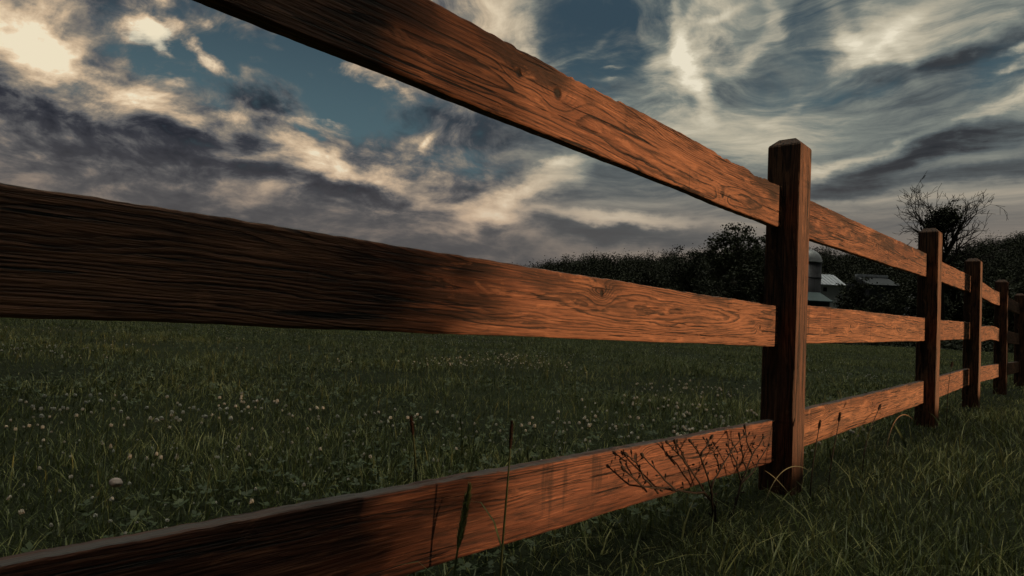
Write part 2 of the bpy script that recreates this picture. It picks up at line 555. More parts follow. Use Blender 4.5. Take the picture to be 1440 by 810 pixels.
def branches(root, height, rng, spread=.5, depth=4, r0=.2, lean=(0, 0), split=(2, 3), first=.35, decay=.72):
    """recursive skeleton -> list of (points, radii), list of tips"""
    out = []; tips = []

    def grow(p, d, L, r, lev):
        pts = [p]; rs = [r]; q = p.copy(); dd = d.copy()
        ns = 4
        for i in range(ns):
            dd = (dd + Vector(rng.normal(size=3)) * .11 + Vector((0, 0, .05))).normalized()
            q = q + dd * (L / ns); pts.append(q.copy()); rs.append(r * (1 - .42 * (i + 1) / ns))
        out.append((pts, rs))
        if lev == 0:
            tips.append(q); return
        for c in range(rng.integers(split[0], split[1] + 1)):
            a = Vector(rng.normal(size=3)); a = (a - dd * a.dot(dd)).normalized()
            k = spread * (.6 + .8 * rng.random())
            nd = (dd + a * k).normalized()
            i = ns if c == 0 else rng.integers(2, ns + 1)
            grow(pts[i], nd, L * decay * (.75 + .5 * rng.random()), rs[i] * .78, lev - 1)
        tips.append(q)
    grow(Vector(root), Vector((lean[0], lean[1], 1)).normalized(), height * first, r0, depth)
    return out, tips


def leaf_tree(name, label, cat, base, height, width, seed, mat='leaf', leaf=.32, clumps=90, per=55, crown0=.3, group=None, round_=1.0):
    rng = np.random.default_rng(seed)
    t = empty(name, base); tag(t, label, cat, group)
    H = height; cz = H * (crown0 + 1) / 2; rz = H * (1 - crown0) / 2; rx = width / 2
    # lobes make the outline uneven
    nl = 9
    lob = rng.normal(size=(nl, 3)); lob /= np.linalg.norm(lob, axis=1)[:, None]; lob[:, 2] = np.abs(lob[:, 2]) * 1.1 - .3
    lobr = .32 + .25 * rng.random(nl)
    cs = []
    while len(cs) < clumps:
        i = rng.integers(nl); v = rng.normal(size=3); v /= np.linalg.norm(v)
        p = lob[i] * .62 + v * lobr[i] * rng.random() ** .4
        if round_ > 1: p = v * (.45 + .55 * rng.random() ** .5)
        if np.linalg.norm(p) < 1.12: cs.append(p)
    cs = np.array(cs); cs = (cs - (cs.max(0) + cs.min(0)) / 2) / ((cs.max(0) - cs.min(0)) / 2) * .88
    cs = cs * np.array([rx, rx, rz]) + np.array([0, 0, cz])
    pts = []
    for c in cs:
        rr = (.085 + .07 * rng.random()) * width * .8
        q = rng.normal(size=(per, 3)) * rr * np.array([.62, .62, .42]); pts.append(c + q)
    v, f = leaf_quads(np.concatenate(pts), leaf, rng, .3)
    mb = MB()
    r0 = .022 * H + .03
    trunk_top = Vector((rng.normal() * .03 * H, rng.normal() * .03 * H, cz))
    mid = Vector((trunk_top.x * .4, 0, cz * .5))
    mb.tube([(0, 0, -.3), (0, 0, .1 * H), mid, trunk_top, trunk_top + Vector((0, 0, rz * .5))], [r0 * 1.4, r0 * 1.05, r0 * .85, r0 * .5, r0 * .15], 9)
    for c in cs[::4]:
        c = Vector(c); st = Vector((0, 0, max(.12 * H, c.z - .28 * H)))
        mb.tube([st, st.lerp(c, .5) + Vector((0, 0, -.03 * H)), c], [r0 * .4, r0 * .25, r0 * .06], 5)
    mb.build('trunk', M['bark'], t, True)
    link('crown', raw_mesh('crown', v, f, M[mat]), t)
    return t


def gz(x, y): return float(ground_z(x, y))


# hills -------------------------------------------------------------
# (picture column, row of the tree tops) turned into direction and height at the given distance
RIDGE = [(-400, 440), (100, 430), (450, 418), (600, 394), (735, 371), (800, 358), (860, 352), (930, 352), (985, 347), (1050, 342), (1150, 345), (1290, 352), (1340, 346), (1372, 331), (1440, 321), (1600, 300), (1900, 300)]
DIST = 210.
raz = []; rh = []
for x, y in RIDGE:
    p = at(x, y, DIST); raz.append(math.atan2(p.x, p.y)); rh.append(p.z - 1.2)
raz = np.array(raz); rh = np.array(rh)
TREE_H = 5.5


def hill_z(x, y):
    az = np.arctan2(x, y); yv = np.asarray(y, float)
    h = np.interp(az, raz, rh) - TREE_H
    front = 95 + 25 * np.sin(az * 3)
    k = ss(front, DIST, yv) * ss(DIST + 260, DIST + 30, yv)
    return np.maximum(h, -.5) * k - .6 * (1 - k)


def make_hill():
    azs = np.linspace(R(-46), R(52), 110); ds = np.linspace(80, 470, 40)
    vs = []; fs = []
    for a in azs:
        for d in ds:
            x = d * math.tan(a); vs.append((x, d, float(hill_z(x, d))))
    nd = len(ds)
    for i in range(len(azs) - 1):
        for j in range(nd - 1):
            fs.append([i * nd + j, (i + 1) * nd + j, (i + 1) * nd + j + 1, i * nd + j + 1])
    tag(link('hill', raw_mesh('hill', vs, fs, M['hill'], True)), kind='structure')
    # side hill added out of the picture on the right, which keeps the low sun off the meadow
    vs = []; fs = []
    qs = np.linspace(9.5, 420, 80); ps = np.linspace(-1, 1, 25)
    for q in qs:
        pc = np.interp(q, [9.5, 30, 60, 110, 420], [46, 52, 105, 140, 170]); hh = np.interp(q, [9.5, 16, 60, 110, 420], [7, 12, 30, 42, 46]); wd = np.interp(q, [9.5, 60, 110], [20, 34, 60])
        for u in ps:
            P = S * (pc + u * wd) + Q * q
            z = hh * (1 - u * u) ** 1.5 * (1 + .15 * (fbm(q * .08, u * 3 + 5) - .5)) - .8
            vs.append((P.x, P.y, z))
    n = len(ps)
    for i in range(len(qs) - 1):
        for j in range(n - 1): fs.append([i * n + j, i * n + j + 1, (i + 1) * n + j + 1, (i + 1) * n + j])
    tag(link('hill', raw_mesh('hill', vs, fs, M['hill'], True)), kind='structure')


make_hill()


def make_forest():
    rng = np.random.default_rng(3)
    pts = []
    sizes = []
    def tree(x, y, z, H, Wd, ncl, per):
        v = rng.normal(size=(ncl, 3)); v /= np.linalg.norm(v, axis=1)[:, None]
        c = v * np.array([Wd / 2, Wd / 2, H * .42]) * (.45 + .6 * rng.random((ncl, 1))) + np.array([x, y, z + H * .56])
        q = c[:, None, :] + rng.normal(size=(ncl, per, 3)) * Wd * .11
        pts.append(q.reshape(-1, 3))
    n = 0
    while n < 1350:
        az = rng.uniform(R(-40), R(47)) if rng.random() < .62 else rng.uniform(R(-2), R(47)); d = 104 + 112 * rng.random() ** .7
        x = d * math.tan(az)
        if R(23.5) < az < R(35) and d < 128: continue
        z = float(hill_z(x, d)) - 2.2; hgt = 7.4 * (.75 + .35 * rng.random())
        tree(x, d, z, hgt, hgt * (.7 + .4 * rng.random()), 22, 26); n += 1
    v, f = leaf_quads(np.concatenate(pts), .42, rng, .3)
    tag(link('forest', raw_mesh('forest', v, f, M['leaf_dark'])), 'dark unbroken wood covering the hill behind the meadow', 'forest', kind='stuff')
    # undergrowth along the far edge of the meadow
    m = 44000
    az = rng.uniform(R(-44), R(46), m); d = 40 + 12 * rng.random(m) + 6 * (fbm(az * 12, d_ := az * 3) - .5)
    x = d * np.tan(az)
    top = .35 + .9 * fbm(az * 25, d * .15, 3) + .06 * (d - 40)
    z = ground_z(x, d) + top * rng.random(m)
    v, f = leaf_quads(np.stack([x, d, z], 1), .22, rng, .0)
    tag(link('undergrowth', raw_mesh('undergrowth', v, f, M['leaf_dark'])), 'dark tangled undergrowth along the far edge of the meadow', 'undergrowth', kind='stuff')


make_forest()


def tree_px(name, label, cat, x, ytop, wpx, depth, seed, **kw):
    p = at(x, ytop, depth); base = Vector((p.x, p.y, min(gz(p.x, p.y), .0) - .05))
    hz = float(hill_z(p.x, p.y))
    if hz > 0: base.z = hz - .1
    return leaf_tree(name, label, cat, base, p.z - base.z, wpx / F_PX * depth, seed, **kw)


tree_px('broadleaf_tree', 'tallest round-topped tree against the sky just left of the first whole fence post', 'tree', 1036, 313, 78, 86, 101, clumps=150, leaf=.34, crown0=.28, round_=2)
tree_px('broadleaf_tree', 'broad tree half hidden behind the first whole fence post, right of the tallest tree', 'tree', 1080, 326, 56, 90, 102, clumps=90, round_=2)
tree_px('broadleaf_tree', 'lower bushy tree at the foot of the tallest tree, above the middle rail', 'tree', 1032, 372, 80, 76, 105, mat='leaf_dark', crown0=.1)
tree_px('broadleaf_tree', 'dark tree on the skyline left of the tallest tree', 'tree', 975, 346, 62, 98, 103, mat='leaf_dark', crown0=.15)
tree_px('broadleaf_tree', 'dark round tree in front of the wood, middle of the three above the middle rail', 'tree', 918, 372, 62, 84, 104, mat='leaf_dark', crown0=.1)
tree_px('broadleaf_tree', 'small paler green tree at the wood edge, low above the middle rail', 'tree', 872, 382, 46, 100, 106, crown0=.1, clumps=60)
tree_px('broadleaf_tree', 'dark tree behind the gap between second and third fence posts', 'tree', 1345, 362, 60, 80, 107, mat='leaf_dark', crown0=.1)
tree_px('broadleaf_tree', 'wide leafy tree behind the far end of the fence at the right edge', 'tree', 1415, 380, 90, 72, 108, crown0=.08, clumps=120)
tree_px('broadleaf_tree', 'low dark tree behind the barn between the first two whole posts', 'tree', 1275, 392, 56, 92, 109, mat='leaf_dark', crown0=.1)
tree_px('bush', 'dark rounded bush directly right of the white barn wall', 'bush', 1204, 386, 48, 58, 111, mat='leaf_dark', crown0=.02, leaf=.2, clumps=80)


def blossom_bush(x, ytop, w, depth, seed, label, share):
    t = tree_px('bush', label, 'bush', x, ytop, w, depth, seed, mat='leaf_dark', crown0=.02, leaf=.2, clumps=80)
    rng = np.random.default_rng(seed + 500)
    H = at(x, ytop, depth).z; Wd = w / F_PX * depth
    cs = []
    for k in range(16):
        a = rng.uniform(-2.6, -.5); rr = Wd * .5 * rng.uniform(.6, 1.0)
        cs.append((math.cos(a) * rr, math.sin(a) * rr, H * rng.uniform(.12, share)))
    pts = np.concatenate([np.array(c) + rng.normal(size=(16, 3)) * np.array([.16, .16, .14]) for c in cs])
    v, f = leaf_quads(pts, .13, rng)
    link('blossom', raw_mesh('blossom', v, f, M['pale_blossom']), t)


blossom_bush(1228, 404, 74, 55, 112, 'bush with pale blossom sprays low on its left, right of the dark rounded bush', .62)
blossom_bush(1282, 394, 60, 57, 113, 'bush flecked with pale blossom close beside the second whole fence post', .85)

# bare tree with a dark ivy clump ------------------------------------
def bare_tree():
    dep = 62.
    top = at(1322, 252, dep); p = at(1322, 470, dep)
    base = Vector((p.x, p.y, gz(p.x, p.y) - .1)); H = top.z - base.z
    t = empty('bare_tree', base)
    tag(t, 'leafless tree with spreading twigs and a dark ivy clump behind the second whole fence post', 'tree')
    rng = np.random.default_rng(64)
    mb = MB(); tr = MB()
    fork = Vector((.1, 0, H * .52))
    tr.tube([(0, 0, -.2), (.1, 0, H * .2), (-.05, 0, H * .38), fork], [.34, .27, .22, .19], 10)
    k = dep / F_PX
    # main limbs: aims in metres from the fork, x across, z up
    aims = [(-1.5, .5, 4.6), (-2.7, -.6, 3.6), (-3.3, .4, 2.2), (.4, .8, 4.9), (1.5, -.7, 4.6), (2.7, .5, 3.6), (3.0, -.3, 2.4), (-.5, -.9, 4.2), (2.0, .9, 2.8), (-2.0, .6, 4.0), (.9, -.3, 3.6), (-1.0, .2, 3.2), (2.9, .2, 1.2), (-3.4, -.2, 1.2)]
    def twig(p, d, L, r, lev):
        pts = [p]; rs = [r]; q = p.copy(); dd = d.copy(); ns = 4
        for i in range(ns):
            dd = (dd + Vector(rng.normal(size=3)) * .16 + Vector((0, 0, .015))).normalized()
            q = q + dd * (L / ns); pts.append(q.copy()); rs.append(max(.016, r * (1 - .6 * (i + 1) / ns)))
        mb.tube(pts, rs, 5)
        if lev > 0:
            for c in range(4 + (lev > 1)):
                i = rng.integers(1, ns + 1); a = Vector(rng.normal(size=3)); a = (a - dd * a.dot(dd)).normalized()
                twig(pts[i], (dd + a * .7 + Vector((0, 0, .06))).normalized(), L * .5 * (.6 + .7 * rng.random()), rs[i] * .7, lev - 1)
    for ax in aims:
        v = Vector(ax) * (H * .074); L = v.length * .86
        d = (v.normalized() + Vector((-v.x * .04, 0, .0))).normalized()
        twig(fork + Vector((0, 0, -abs(v.x) * .18)), d, L, .15, 3)
    tr.build('trunk', M['bare_bark'], t, True)
    mb.build('branch', M['bare_bark'], t)
    c = at(1326, 308, dep) - base
    n = 3200
    q = rng.normal(size=(n, 3)); q /= np.linalg.norm(q, axis=1)[:, None]
    q *= (rng.random((n, 1)) ** .45); q *= np.array([1.55, 1.3, 1.45]); q[:, 0] += q[:, 2] * .35
    q += (rng.normal(size=(n, 3)) * .2)
    v, f = leaf_quads(q + np.array(c) + np.array([0, 0, -.3]), .24, rng)
    q2 = rng.normal(size=(700, 3)) * np.array([1.9, 1.1, .9]) + np.array(fork) + np.array([0, 0, -.6])
    v2, f2 = leaf_quads(q2, .24, rng)
    link('ivy', raw_mesh('ivy', np.concatenate([v, v2]), np.concatenate([f, f2 + len(v)]), M['leaf_dark']), t)


bare_tree()

# ------------------------------------------------------------------ farm
def farm():
    dep = 112.
    def X(x, y, extra=0.): p = at(x, y, dep + extra); return p.x, p.z
    # silo
    cx = X(1135, 400)[0]; r = 18. / F_PX * dep; ztop = X(1140, 352)[1]; zc = X(1152, 371)[1]
    t = empty('silo', (cx, dep, -.2)); tag(t, 'grey domed farm silo showing beside the first whole fence post', 'silo')
    mb = MB(); mb.lathe([(r * 1., 0), (r, zc + .2)], 32)
    for k in range(1, 5):
        z = (zc + .2) * k / 5; mb.lathe([(r + .003, z - .06), (r + .05, z - .05), (r + .05, z + .05), (r + .003, z + .06)], 32)
    mb.build('body', M['silo_wall'], t, True)
    mb = MB(); hd = ztop - zc
    prof = [(r * 1.06, zc + .2), (r * 1.06, zc + .35)] + [(r * 1.05 * math.cos(a), zc + .35 + hd * math.sin(a)) for a in np.linspace(.02, 1.45, 10)] + [(.25, zc + .4 + hd), (.25, zc + .7 + hd), (.02, zc + .8 + hd)]
    mb.lathe(prof, 32); mb.build('dome', M['silo_dome'], t, True)
    # barn
    x0 = X(1120, 400, 5)[0]; x1 = X(1186, 400, 5)[0]; zr = X(1160, 387.5, 9.5)[1]; ze = X(1160, 400.5, 5)[1]
    y0 = dep + 5
    t = empty('barn', (0, y0, 0)); tag(t, 'white barn with pale ribbed metal roof right of the silo', 'barn')
    mb = MB(); mb.box(x0, x1, 0, 9, -.3, ze); mb.add([(x0, 0, ze), (x0, 9, ze), (x0, 4.5, zr), (x1, 0, ze), (x1, 9, ze), (x1, 4.5, zr)], [[0, 1, 2], [3, 5, 4]])
    mb.build('wall', M['white_siding'], t)
    mb = MB()
    for sgn, ya, yb in ((1, -.5, 4.5), (-1, 9.5, 4.5)):
        za = ze - .1
        mb.add([(x0 - .4, ya, za), (x1 + .4, ya, za), (x1 + .4, yb, zr + .06), (x0 - .4, yb, zr + .06), (x0 - .4, ya, za + .14), (x1 + .4, ya, za + .14), (x1 + .4, yb, zr + .2), (x0 - .4, yb, zr + .2)],
               [[0, 1, 2, 3], [7, 6, 5, 4], [0, 4, 5, 1], [1, 5, 6, 2], [2, 6, 7, 3], [3, 7, 4, 0]])
        for k in range(12):
            xx = x0 + (x1 - x0) * (k + .5) / 12
            mb.add([(xx - .05, ya, za + .145), (xx + .05, ya, za + .145), (xx + .05, yb, zr + .205), (xx - .05, yb, zr + .205), (xx - .05, ya, za + .22), (xx + .05, ya, za + .22), (xx + .05, yb, zr + .28), (xx - .05, yb, zr + .28)],
                   [[7, 6, 5, 4], [0, 4, 5, 1], [1, 5, 6, 2], [3, 7, 4, 0]])
    mb.build('roof', M['roof_metal'], t)
    wx, wz = X(1160, 407, 5)
    w = MB(); w.box(wx - .42, wx + .42, -.06, .02, wz - .45, wz + .45); wf = w.build('window', M['white_siding'], t)
    w = MB(); w.box(wx - .33, wx + .33, -.075, -.062, wz - .36, wz + .36); w.build('pane', M['window_glass'], wf)
    # lean-to shed in front
    x0 = X(1112, 420)[0]; x1 = X(1167, 420)[0]; zt = X(1150, 414)[1]; zb = X(1150, 427)[1]
    ys = dep - 7
    k = ys / dep
    t = empty('shed', (0, ys, 0)); tag(t, 'low shed with blue-green roof in front of the barn and silo', 'shed')
    mb = MB(); mb.box(x0 * k, x1 * k, 0, 4, -.3, zb); mb.build('wall', M['roof_slate'], t)
    mb = MB(); a, b = x0 * k - .3, x1 * k + .3
    mb.add([(a, -.5, zb - .05), (b, -.5, zb - .05), (b, 4.2, zt), (a, 4.2, zt), (a, -.5, zb + .12), (b, -.5, zb + .12), (b, 4.2, zt + .17), (a, 4.2, zt + .17)],
           [[0, 1, 2, 3], [7, 6, 5, 4], [0, 4, 5, 1], [1, 5, 6, 2], [2, 6, 7, 3], [3, 7, 4, 0]])
    mb.build('roof', M['roof_teal'], t)
    # long building with a pale ridge strip
    x0 = X(1214, 395, 5)[0]; x1 = X(1254, 395, 5)[0]; zr = X(1240, 388, 7)[1]; ze = X(1240, 400, 3)[1]
    t = empty('barn', (0, dep + 3, 0)); tag(t, 'dark barn with a pale ridge strip on its roof, half hidden by the blossoming bushes', 'barn')
    mb = MB(); mb.box(x0, x1, 0, 8, -.3, ze); mb.build('wall', M['roof_slate'], t)
    mb = MB(); mb.add([(x0 - .3, -.4, ze - .1), (x1 + .3, -.4, ze - .1), (x1 + .3, 4, zr - .35), (x0 - .3, 4, zr - .35), (x0 - .3, 8.4, ze - .1), (x1 + .3, 8.4, ze - .1)],
                      [[0, 1, 2, 3], [3, 2, 5, 4], [0, 3, 4], [1, 5, 2], [0, 4, 5, 1]]); rf = mb.build('roof', M['roof_slate'], t)
    mb = MB(); mb.box(x0 - .3, x1 + .3, 3.7, 4.3, zr - .34, zr + .12); mb.build('ridge_cap', M['roof_metal'], rf)


farm()

# ------------------------------------------------------------------ what shades the scene, beyond the right edge of the view
qs_ = lambda s: (fence_pt(s, 0, SET_BACK)).dot(Q)
Q_LEFT, Q_RIGHT = qs_(-1.36), qs_(6.42)


def shade_mass(name, label, p, q0, q1, h, thick, soft0=0., soft1=0., seed=1, n=26000, size=.16, stems=7, sr=.05):  # unseen leaf mass added to block the sun from part of the fence
    rng = np.random.default_rng(seed)
    t = empty(name, S * p + Q * ((q0 + q1) / 2)); tag(t, label, 'shade_hedge')
    base = S * p + Q * ((q0 + q1) / 2)
    q = rng.uniform(q0, q1, n); z = h * rng.random(n) ** .8 * (.8 + .25 * fbm(q * 1.5, 3.)); u = rng.uniform(-thick / 2, thick / 2, n)
    keep = np.ones(n, bool)
    if soft1: keep &= rng.random(n) < np.clip((q1 - q) / soft1, 0, 1) ** 1.3 + .0
    if soft0: keep &= rng.random(n) < np.clip((q - q0) / soft0, 0, 1) ** 1.3
    q, z, u = q[keep], z[keep], u[keep]
    pts = np.outer(u, np.array(S)) + np.outer(q - (q0 + q1) / 2, np.array(Q)); pts[:, 2] += z
    v, f = leaf_quads(pts, size, rng)
    link('foliage', raw_mesh('foliage', v, f, M['leaf']), t)
    mb = MB()
    for k in range(stems):
        a = Q * ((k + .5) / stems - .5) * (q1 - q0) * .8
        mb.tube([a + Vector((0, 0, -.2)), a + Vector((.05, 0, h * .4)), a + Vector((0, .05, h * .8))], [sr, sr * .7, sr * .2], 6)
    mb.build('stem', M['bark'], t)


shade_mass('shade_hedge', 'dense leafy screen added out of view to shade the near end of the fence', 11., -7., qs_(-1.70), 3.2, 1.3, soft1=.22, seed=81, n=70000, size=.24)
shade_mass('shade_hedge', 'thin screen of sparse small leaves added out of view to dapple the near rails', 10.6, qs_(-1.98), Q_LEFT + .10, 3.2, .8, soft1=.56, seed=84, n=6800, size=.075, stems=3, sr=.006)
shade_mass('shade_hedge', 'dense leafy screen added out of view to shade the far end of the fence', 14., qs_(6.29), 24., 4.2, 1.6, soft0=.14, seed=82, n=80000, size=.2)
# the trunk whose shadow falls on the rails before the third whole post
qa, qb = qs_(3.97), qs_(4.275)
pt = S * 9. + Q * ((qa + qb) / 2)
rt = (qb - qa) / 2


def shade_tree():
    t = empty('broadleaf_tree', (pt.x, pt.y, gz(pt.x, pt.y) - .1)); tag(t, 'straight-trunked tree beyond the right edge, opposite the third whole post', 'tree')
    mb = MB(); mb.tube([(0, 0, -.2), (0, 0, .1), (0, 0, 2.), (.0, 0, 3.5), (.1, 0, 6)], [rt * 1.1, rt, rt * .98, rt * .85, rt * .3], 14)
    rng = np.random.default_rng(5)
    for k in range(9):
        a = k * 2.4; mb.tube([(0, 0, 2.8 + k * .25), (math.cos(a) * .8, math.sin(a) * .8, 4 + k * .25), (math.cos(a) * 1.7, math.sin(a) * 1.7, 4.8 + k * .3)], [.07, .05, .01], 6)
    mb.build('trunk', M['bark'], t, True)
    c = rng.normal(size=(9000, 3)); c /= np.linalg.norm(c, axis=1)[:, None]; c *= rng.random((9000, 1)) ** .4
    c = c * np.array([2.4, 2.4, 2.]) + np.array([0, 0, 5.6]) + rng.normal(size=(9000, 3)) * .15
    v, f = leaf_quads(c, .16, rng); link('crown', raw_mesh('crown', v, f, M['leaf']), t)


shade_tree()

# ------------------------------------------------------------------ grass
def blades(n, xy, hgt, wid, bend, rng, tilt=.35):
    """curved tapered blades, 7 vertices and 3 faces each (two quads, one triangle kept as a degenerate-free tri list)"""
    x, y = xy[:, 0], xy[:, 1]; z = ground_z(x, y) - .01
    a = rng.random(n) * 2 * np.pi
    fx, fy = np.cos(a), np.sin(a)            # facing (width axis)
    lx, ly = -fy, fx                          # lean direction
    t = np.array([0, .4, .75, 1.])
    w = np.array([1, .85, .5, .0])
    b0 = tilt * (rng.random(n) - .2)
    P = np.zeros((n, 7, 3))
    idx = 0
    for i in range(4):
        off = hgt * (b0 * t[i] + bend * t[i] ** 2.2)
        zz = z + hgt * t[i] * (1 - .35 * np.clip(bend, 0, 1.2) * t[i])
        cx, cy = x + lx * off, y + ly * off
        if i < 3:
            for sgn in (-1, 1):
                P[:, idx, 0] = cx + fx * wid * .5 * w[i] * sgn; P[:, idx, 1] = cy + fy * wid * .5 * w[i] * sgn; P[:, idx, 2] = zz; idx += 1
        else:
            P[:, idx, 0] = cx; P[:, idx, 1] = cy; P[:, idx, 2] = zz
    tri = np.array([[0, 1, 3], [0, 3, 2], [2, 3, 5], [2, 5, 4], [4, 5, 6]])
    f = (np.arange(n)[:, None, None] * 7 + tri[None]).reshape(-1, 3)
    return P.reshape(-1, 3), f


def fence_side(x, y):
    return (x - C1.x) * B.x + (y - C1.y) * B.y      # > 0 behind the fence


def along(x, y): return (x - C1.x) * D.x + (y - C1.y) * D.y


def make_grass():
    rng = np.random.default_rng(9)
    V = []; Fc = []; off = 0
    def scatter(n, r0, r1, pw, az0=-56, az1=60):
        u = rng.random(n); r = (r0 ** pw + u * (r1 ** pw - r0 ** pw)) ** (1 / pw)
        a = rng.uniform(R(az0), R(az1), n)
        return np.stack([r * np.sin(a), r * np.cos(a)], 1), r
    def add(xy, h, w, bend, **k):
        nonlocal off
        v, f = blades(len(xy), xy, h, w, bend, rng, **k); V.append(v); Fc.append(f + off); off += len(v)
    # meadow sward
    xy, r = scatter(520000, .95, 46, .75)
    pat = fbm(xy[:, 0] * .9 + 3, xy[:, 1] * .9, 4); pat2 = fbm(xy[:, 0] * .22 + 30, xy[:, 1] * .22 + 5, 3)
    side = fence_side(xy[:, 0], xy[:, 1])
    h = (.024 + .10 * pat ** 1.6 * (pat2 + .30)) * (.5 + .9 * rng.random(len(xy)))
    front = ss(.3, -.25, side)
    h = h * (1 + .25 * front)
    near = np.exp(-(side - .05) ** 2 / .05)
    h = h * (1 - .45 * near * (side < .1))
    h = h * (1 + .9 * (rng.random(len(xy)) < .10))
    w = (.0015 + .0019 * rng.random(len(xy))) * (1 + r / 8)
    keep = rng.random(len(xy)) < -.15 + 1.9 * pat
    add(xy[keep], h[keep], w[keep], (.15 + .7 * rng.random(keep.sum())))
    # longer coarse blades near the fence foot and on the viewer's side
    xy, r = scatter(14000, 1.1, 12, 1., -25, 48)
    side = fence_side(xy[:, 0], xy[:, 1])
    k = (side < .35) & (rng.random(len(xy)) < .30 + .3 * np.exp(-(side) ** 2 / .12)) & (fbm(xy[:, 0] * 2.2 + 8, xy[:, 1] * 2.2, 3) > .42)
    xy = xy[k]; r = r[k]
    h = (.06 + .11 * rng.random(len(xy)) ** 2.5) * (.7 + .7 * fbm(xy[:, 0] * 1.3, xy[:, 1] * 1.3))
    add(xy, h, (.0026 + .0024 * rng.random(len(xy))) * (1 + r / 9), .3 + .9 * rng.random(len(xy)), tilt=.6)
    # scattered taller seed stalks in the meadow
    xy, r = scatter(2600, 1.8, 26, 1.1, -44, 44)
    k = fence_side(xy[:, 0], xy[:, 1]) > .15
    xy = xy[k]; r = r[k]
    add(xy, .14 + .14 * rng.random(len(xy)), .0022 * (1 + r / 6), .1 + .3 * rng.random(len(xy)), tilt=.25)
    g = link('grass', raw_mesh('grass', np.concatenate(V), np.concatenate(Fc), M['grass']))
    tag(g, 'dark green meadow grass on both sides of the fence', 'grass', kind='stuff')
    # clover leaves, three leaflets each
    n = 14000
    xy, r = scatter(n, 1.3, 16, .9, -46, 40)
    k = (fbm(xy[:, 0] * .8 + 60, xy[:, 1] * .8, 3) > .42) & (fence_side(xy[:, 0], xy[:, 1]) > .08)
    xy = xy[k]; n = len(xy)
    z = ground_z(xy[:, 0], xy[:, 1]) + .03 + .045 * rng.random(n)
    vs = []; th0 = rng.random(n) * 6.28; sz = .010 + .007 * rng.random(n)
    tl = rng.normal(size=(n, 2)) * .35
    quad = [(0, 0), (.55, -.5), (1.15, 0), (.55, .5)]
    for l in range(3):
        an = th0 + l * 2.094
        for (qx, qy) in quad:
            dx = sz * (qx * np.cos(an) - qy * np.sin(an)); dy = sz * (qx * np.sin(an) + qy * np.cos(an))
            vs.append(np.stack([xy[:, 0] + dx, xy[:, 1] + dy, z + dx * tl[:, 0] + dy * tl[:, 1] + sz * .25 * abs(qx)], 1))
    v = np.stack(vs, 1).reshape(-1, 3)
    f = np.arange(len(v)).reshape(-1, 4)
    tag(link('clover_leaves', raw_mesh('clover_leaves', v, f, M['clover_leaf'])), 'low clover leaves mixed into the meadow grass', 'clover leaves', kind='stuff')


make_grass()


# white clover blossoms ----------------------------------------------
def blossom_mesh(seed):
    rng = np.random.default_rng(seed)
    v = []; f = []; mi = []
    H = .085
    # stem
    mb = MB(); mb.tube([(0, 0, -.01), (.004 * rng.normal(), .004 * rng.normal(), H * .5), (0, 0, H)], .0012, 4)
    v += mb.v; f += mb.f; mi += [0] * len(mb.f)
    for k in range(34):                       # florets standing out of the head
        d = Vector(rng.normal(size=3)); d.z = abs(d.z) * .9 - .25; d.normalize()
        a = d.cross(Vector((.3, .5, .8))).normalized() * .0024; b = d.cross(a).normalized() * .0024
        c = Vector((0, 0, H)); L = .0085 + .002 * rng.random()
        n = len(v)
        v += [tuple(c + d * .002 + a), tuple(c + d * .002 + b), tuple(c + d * .002 - a), tuple(c + d * .002 - b), tuple(c + d * L + a), tuple(c + d * L + b), tuple(c + d * L - a), tuple(c + d * L - b)]
        q = [[0, 1, 5, 4], [1, 2, 6, 5], [2, 3, 7, 6], [3, 0, 4, 7], [4, 5, 6, 7]]
        f += [[i + n for i in z] for z in q]; mi += [1] * 5
    return raw_mesh('clover_blossom', v, f, [M['green_stem'], M['white_petal']], False, mi)


def clover():
    rng = np.random.default_rng(77)
    meshes = [blossom_mesh(k) for k in range(4)]
    cand = []
    while len(cand) < 1500:
        r = (1.6 ** .9 + rng.random() * (17 ** .9 - 1.6 ** .9)) ** (1 / .9)
        a = rng.uniform(R(-45), R(32)); x, y = r * math.sin(a), r * math.cos(a)
        sd = fence_side(x, y)
        if sd < .12 and not (r > 3 and rng.random() < .06): continue
        den = fbm(x * .75 + 5, y * .75 + 2, 3)
        if rng.random() < ss(.52, .66, den) * (1 if 2.2 < r < 9 else .5): cand.append((r, x, y))
    cand.sort()
    first = None
    for i, (r, x, y) in enumerate(cand[:300]):
        if first is None:
            o = first = link('clover_blossom', meshes[0])
            tag(o, 'small white clover blossom standing in the dark meadow grass', 'clover blossom', 'white clover blossoms in the meadow')
        else:
            o = first.copy(); o.data = meshes[i % 4]; COL.objects.link(o)
        s = .26 + .28 * rng.random() ** 1.6
        o.location = (x, y, gz(x, y) - .002); o.scale = (s, s, s * (1.2 + .6 * rng.random())); o.rotation_euler = (rng.normal() * .12, rng.normal() * .12, rng.random() * 6.28)
    # the many smaller ones farther off
    src = np.array([v.co[:] for v in meshes[1].vertices]); fc = [list(p.vertices) for p in meshes[1].polygons]
    mi0 = [p.material_index for p in meshes[1].polygons]
    V = []; Fx = []; MI = []; n = 0
    for (r, x, y) in cand[300:]:
        s = .4 + .35 * rng.random(); a = rng.random() * 6.28; c_, s_ = math.cos(a), math.sin(a)
        p = src * np.array([s * 1.1, s * 1.1, s * 1.4]); p = np.stack([p[:, 0] * c_ - p[:, 1] * s_ + x, p[:, 0] * s_ + p[:, 1] * c_ + y, p[:, 2] + gz(x, y)], 1)
        V.append(p); Fx += [[i + n for i in q] for q in fc]; MI += mi0; n += len(p)
    o = link('clover_blossoms', raw_mesh('clover_blossoms', np.concatenate(V), Fx, [M['green_stem'], M['white_petal']], False, MI))
    tag(o, 'far scatter of tiny white clover blossoms across the meadow', 'clover blossoms', kind='stuff')


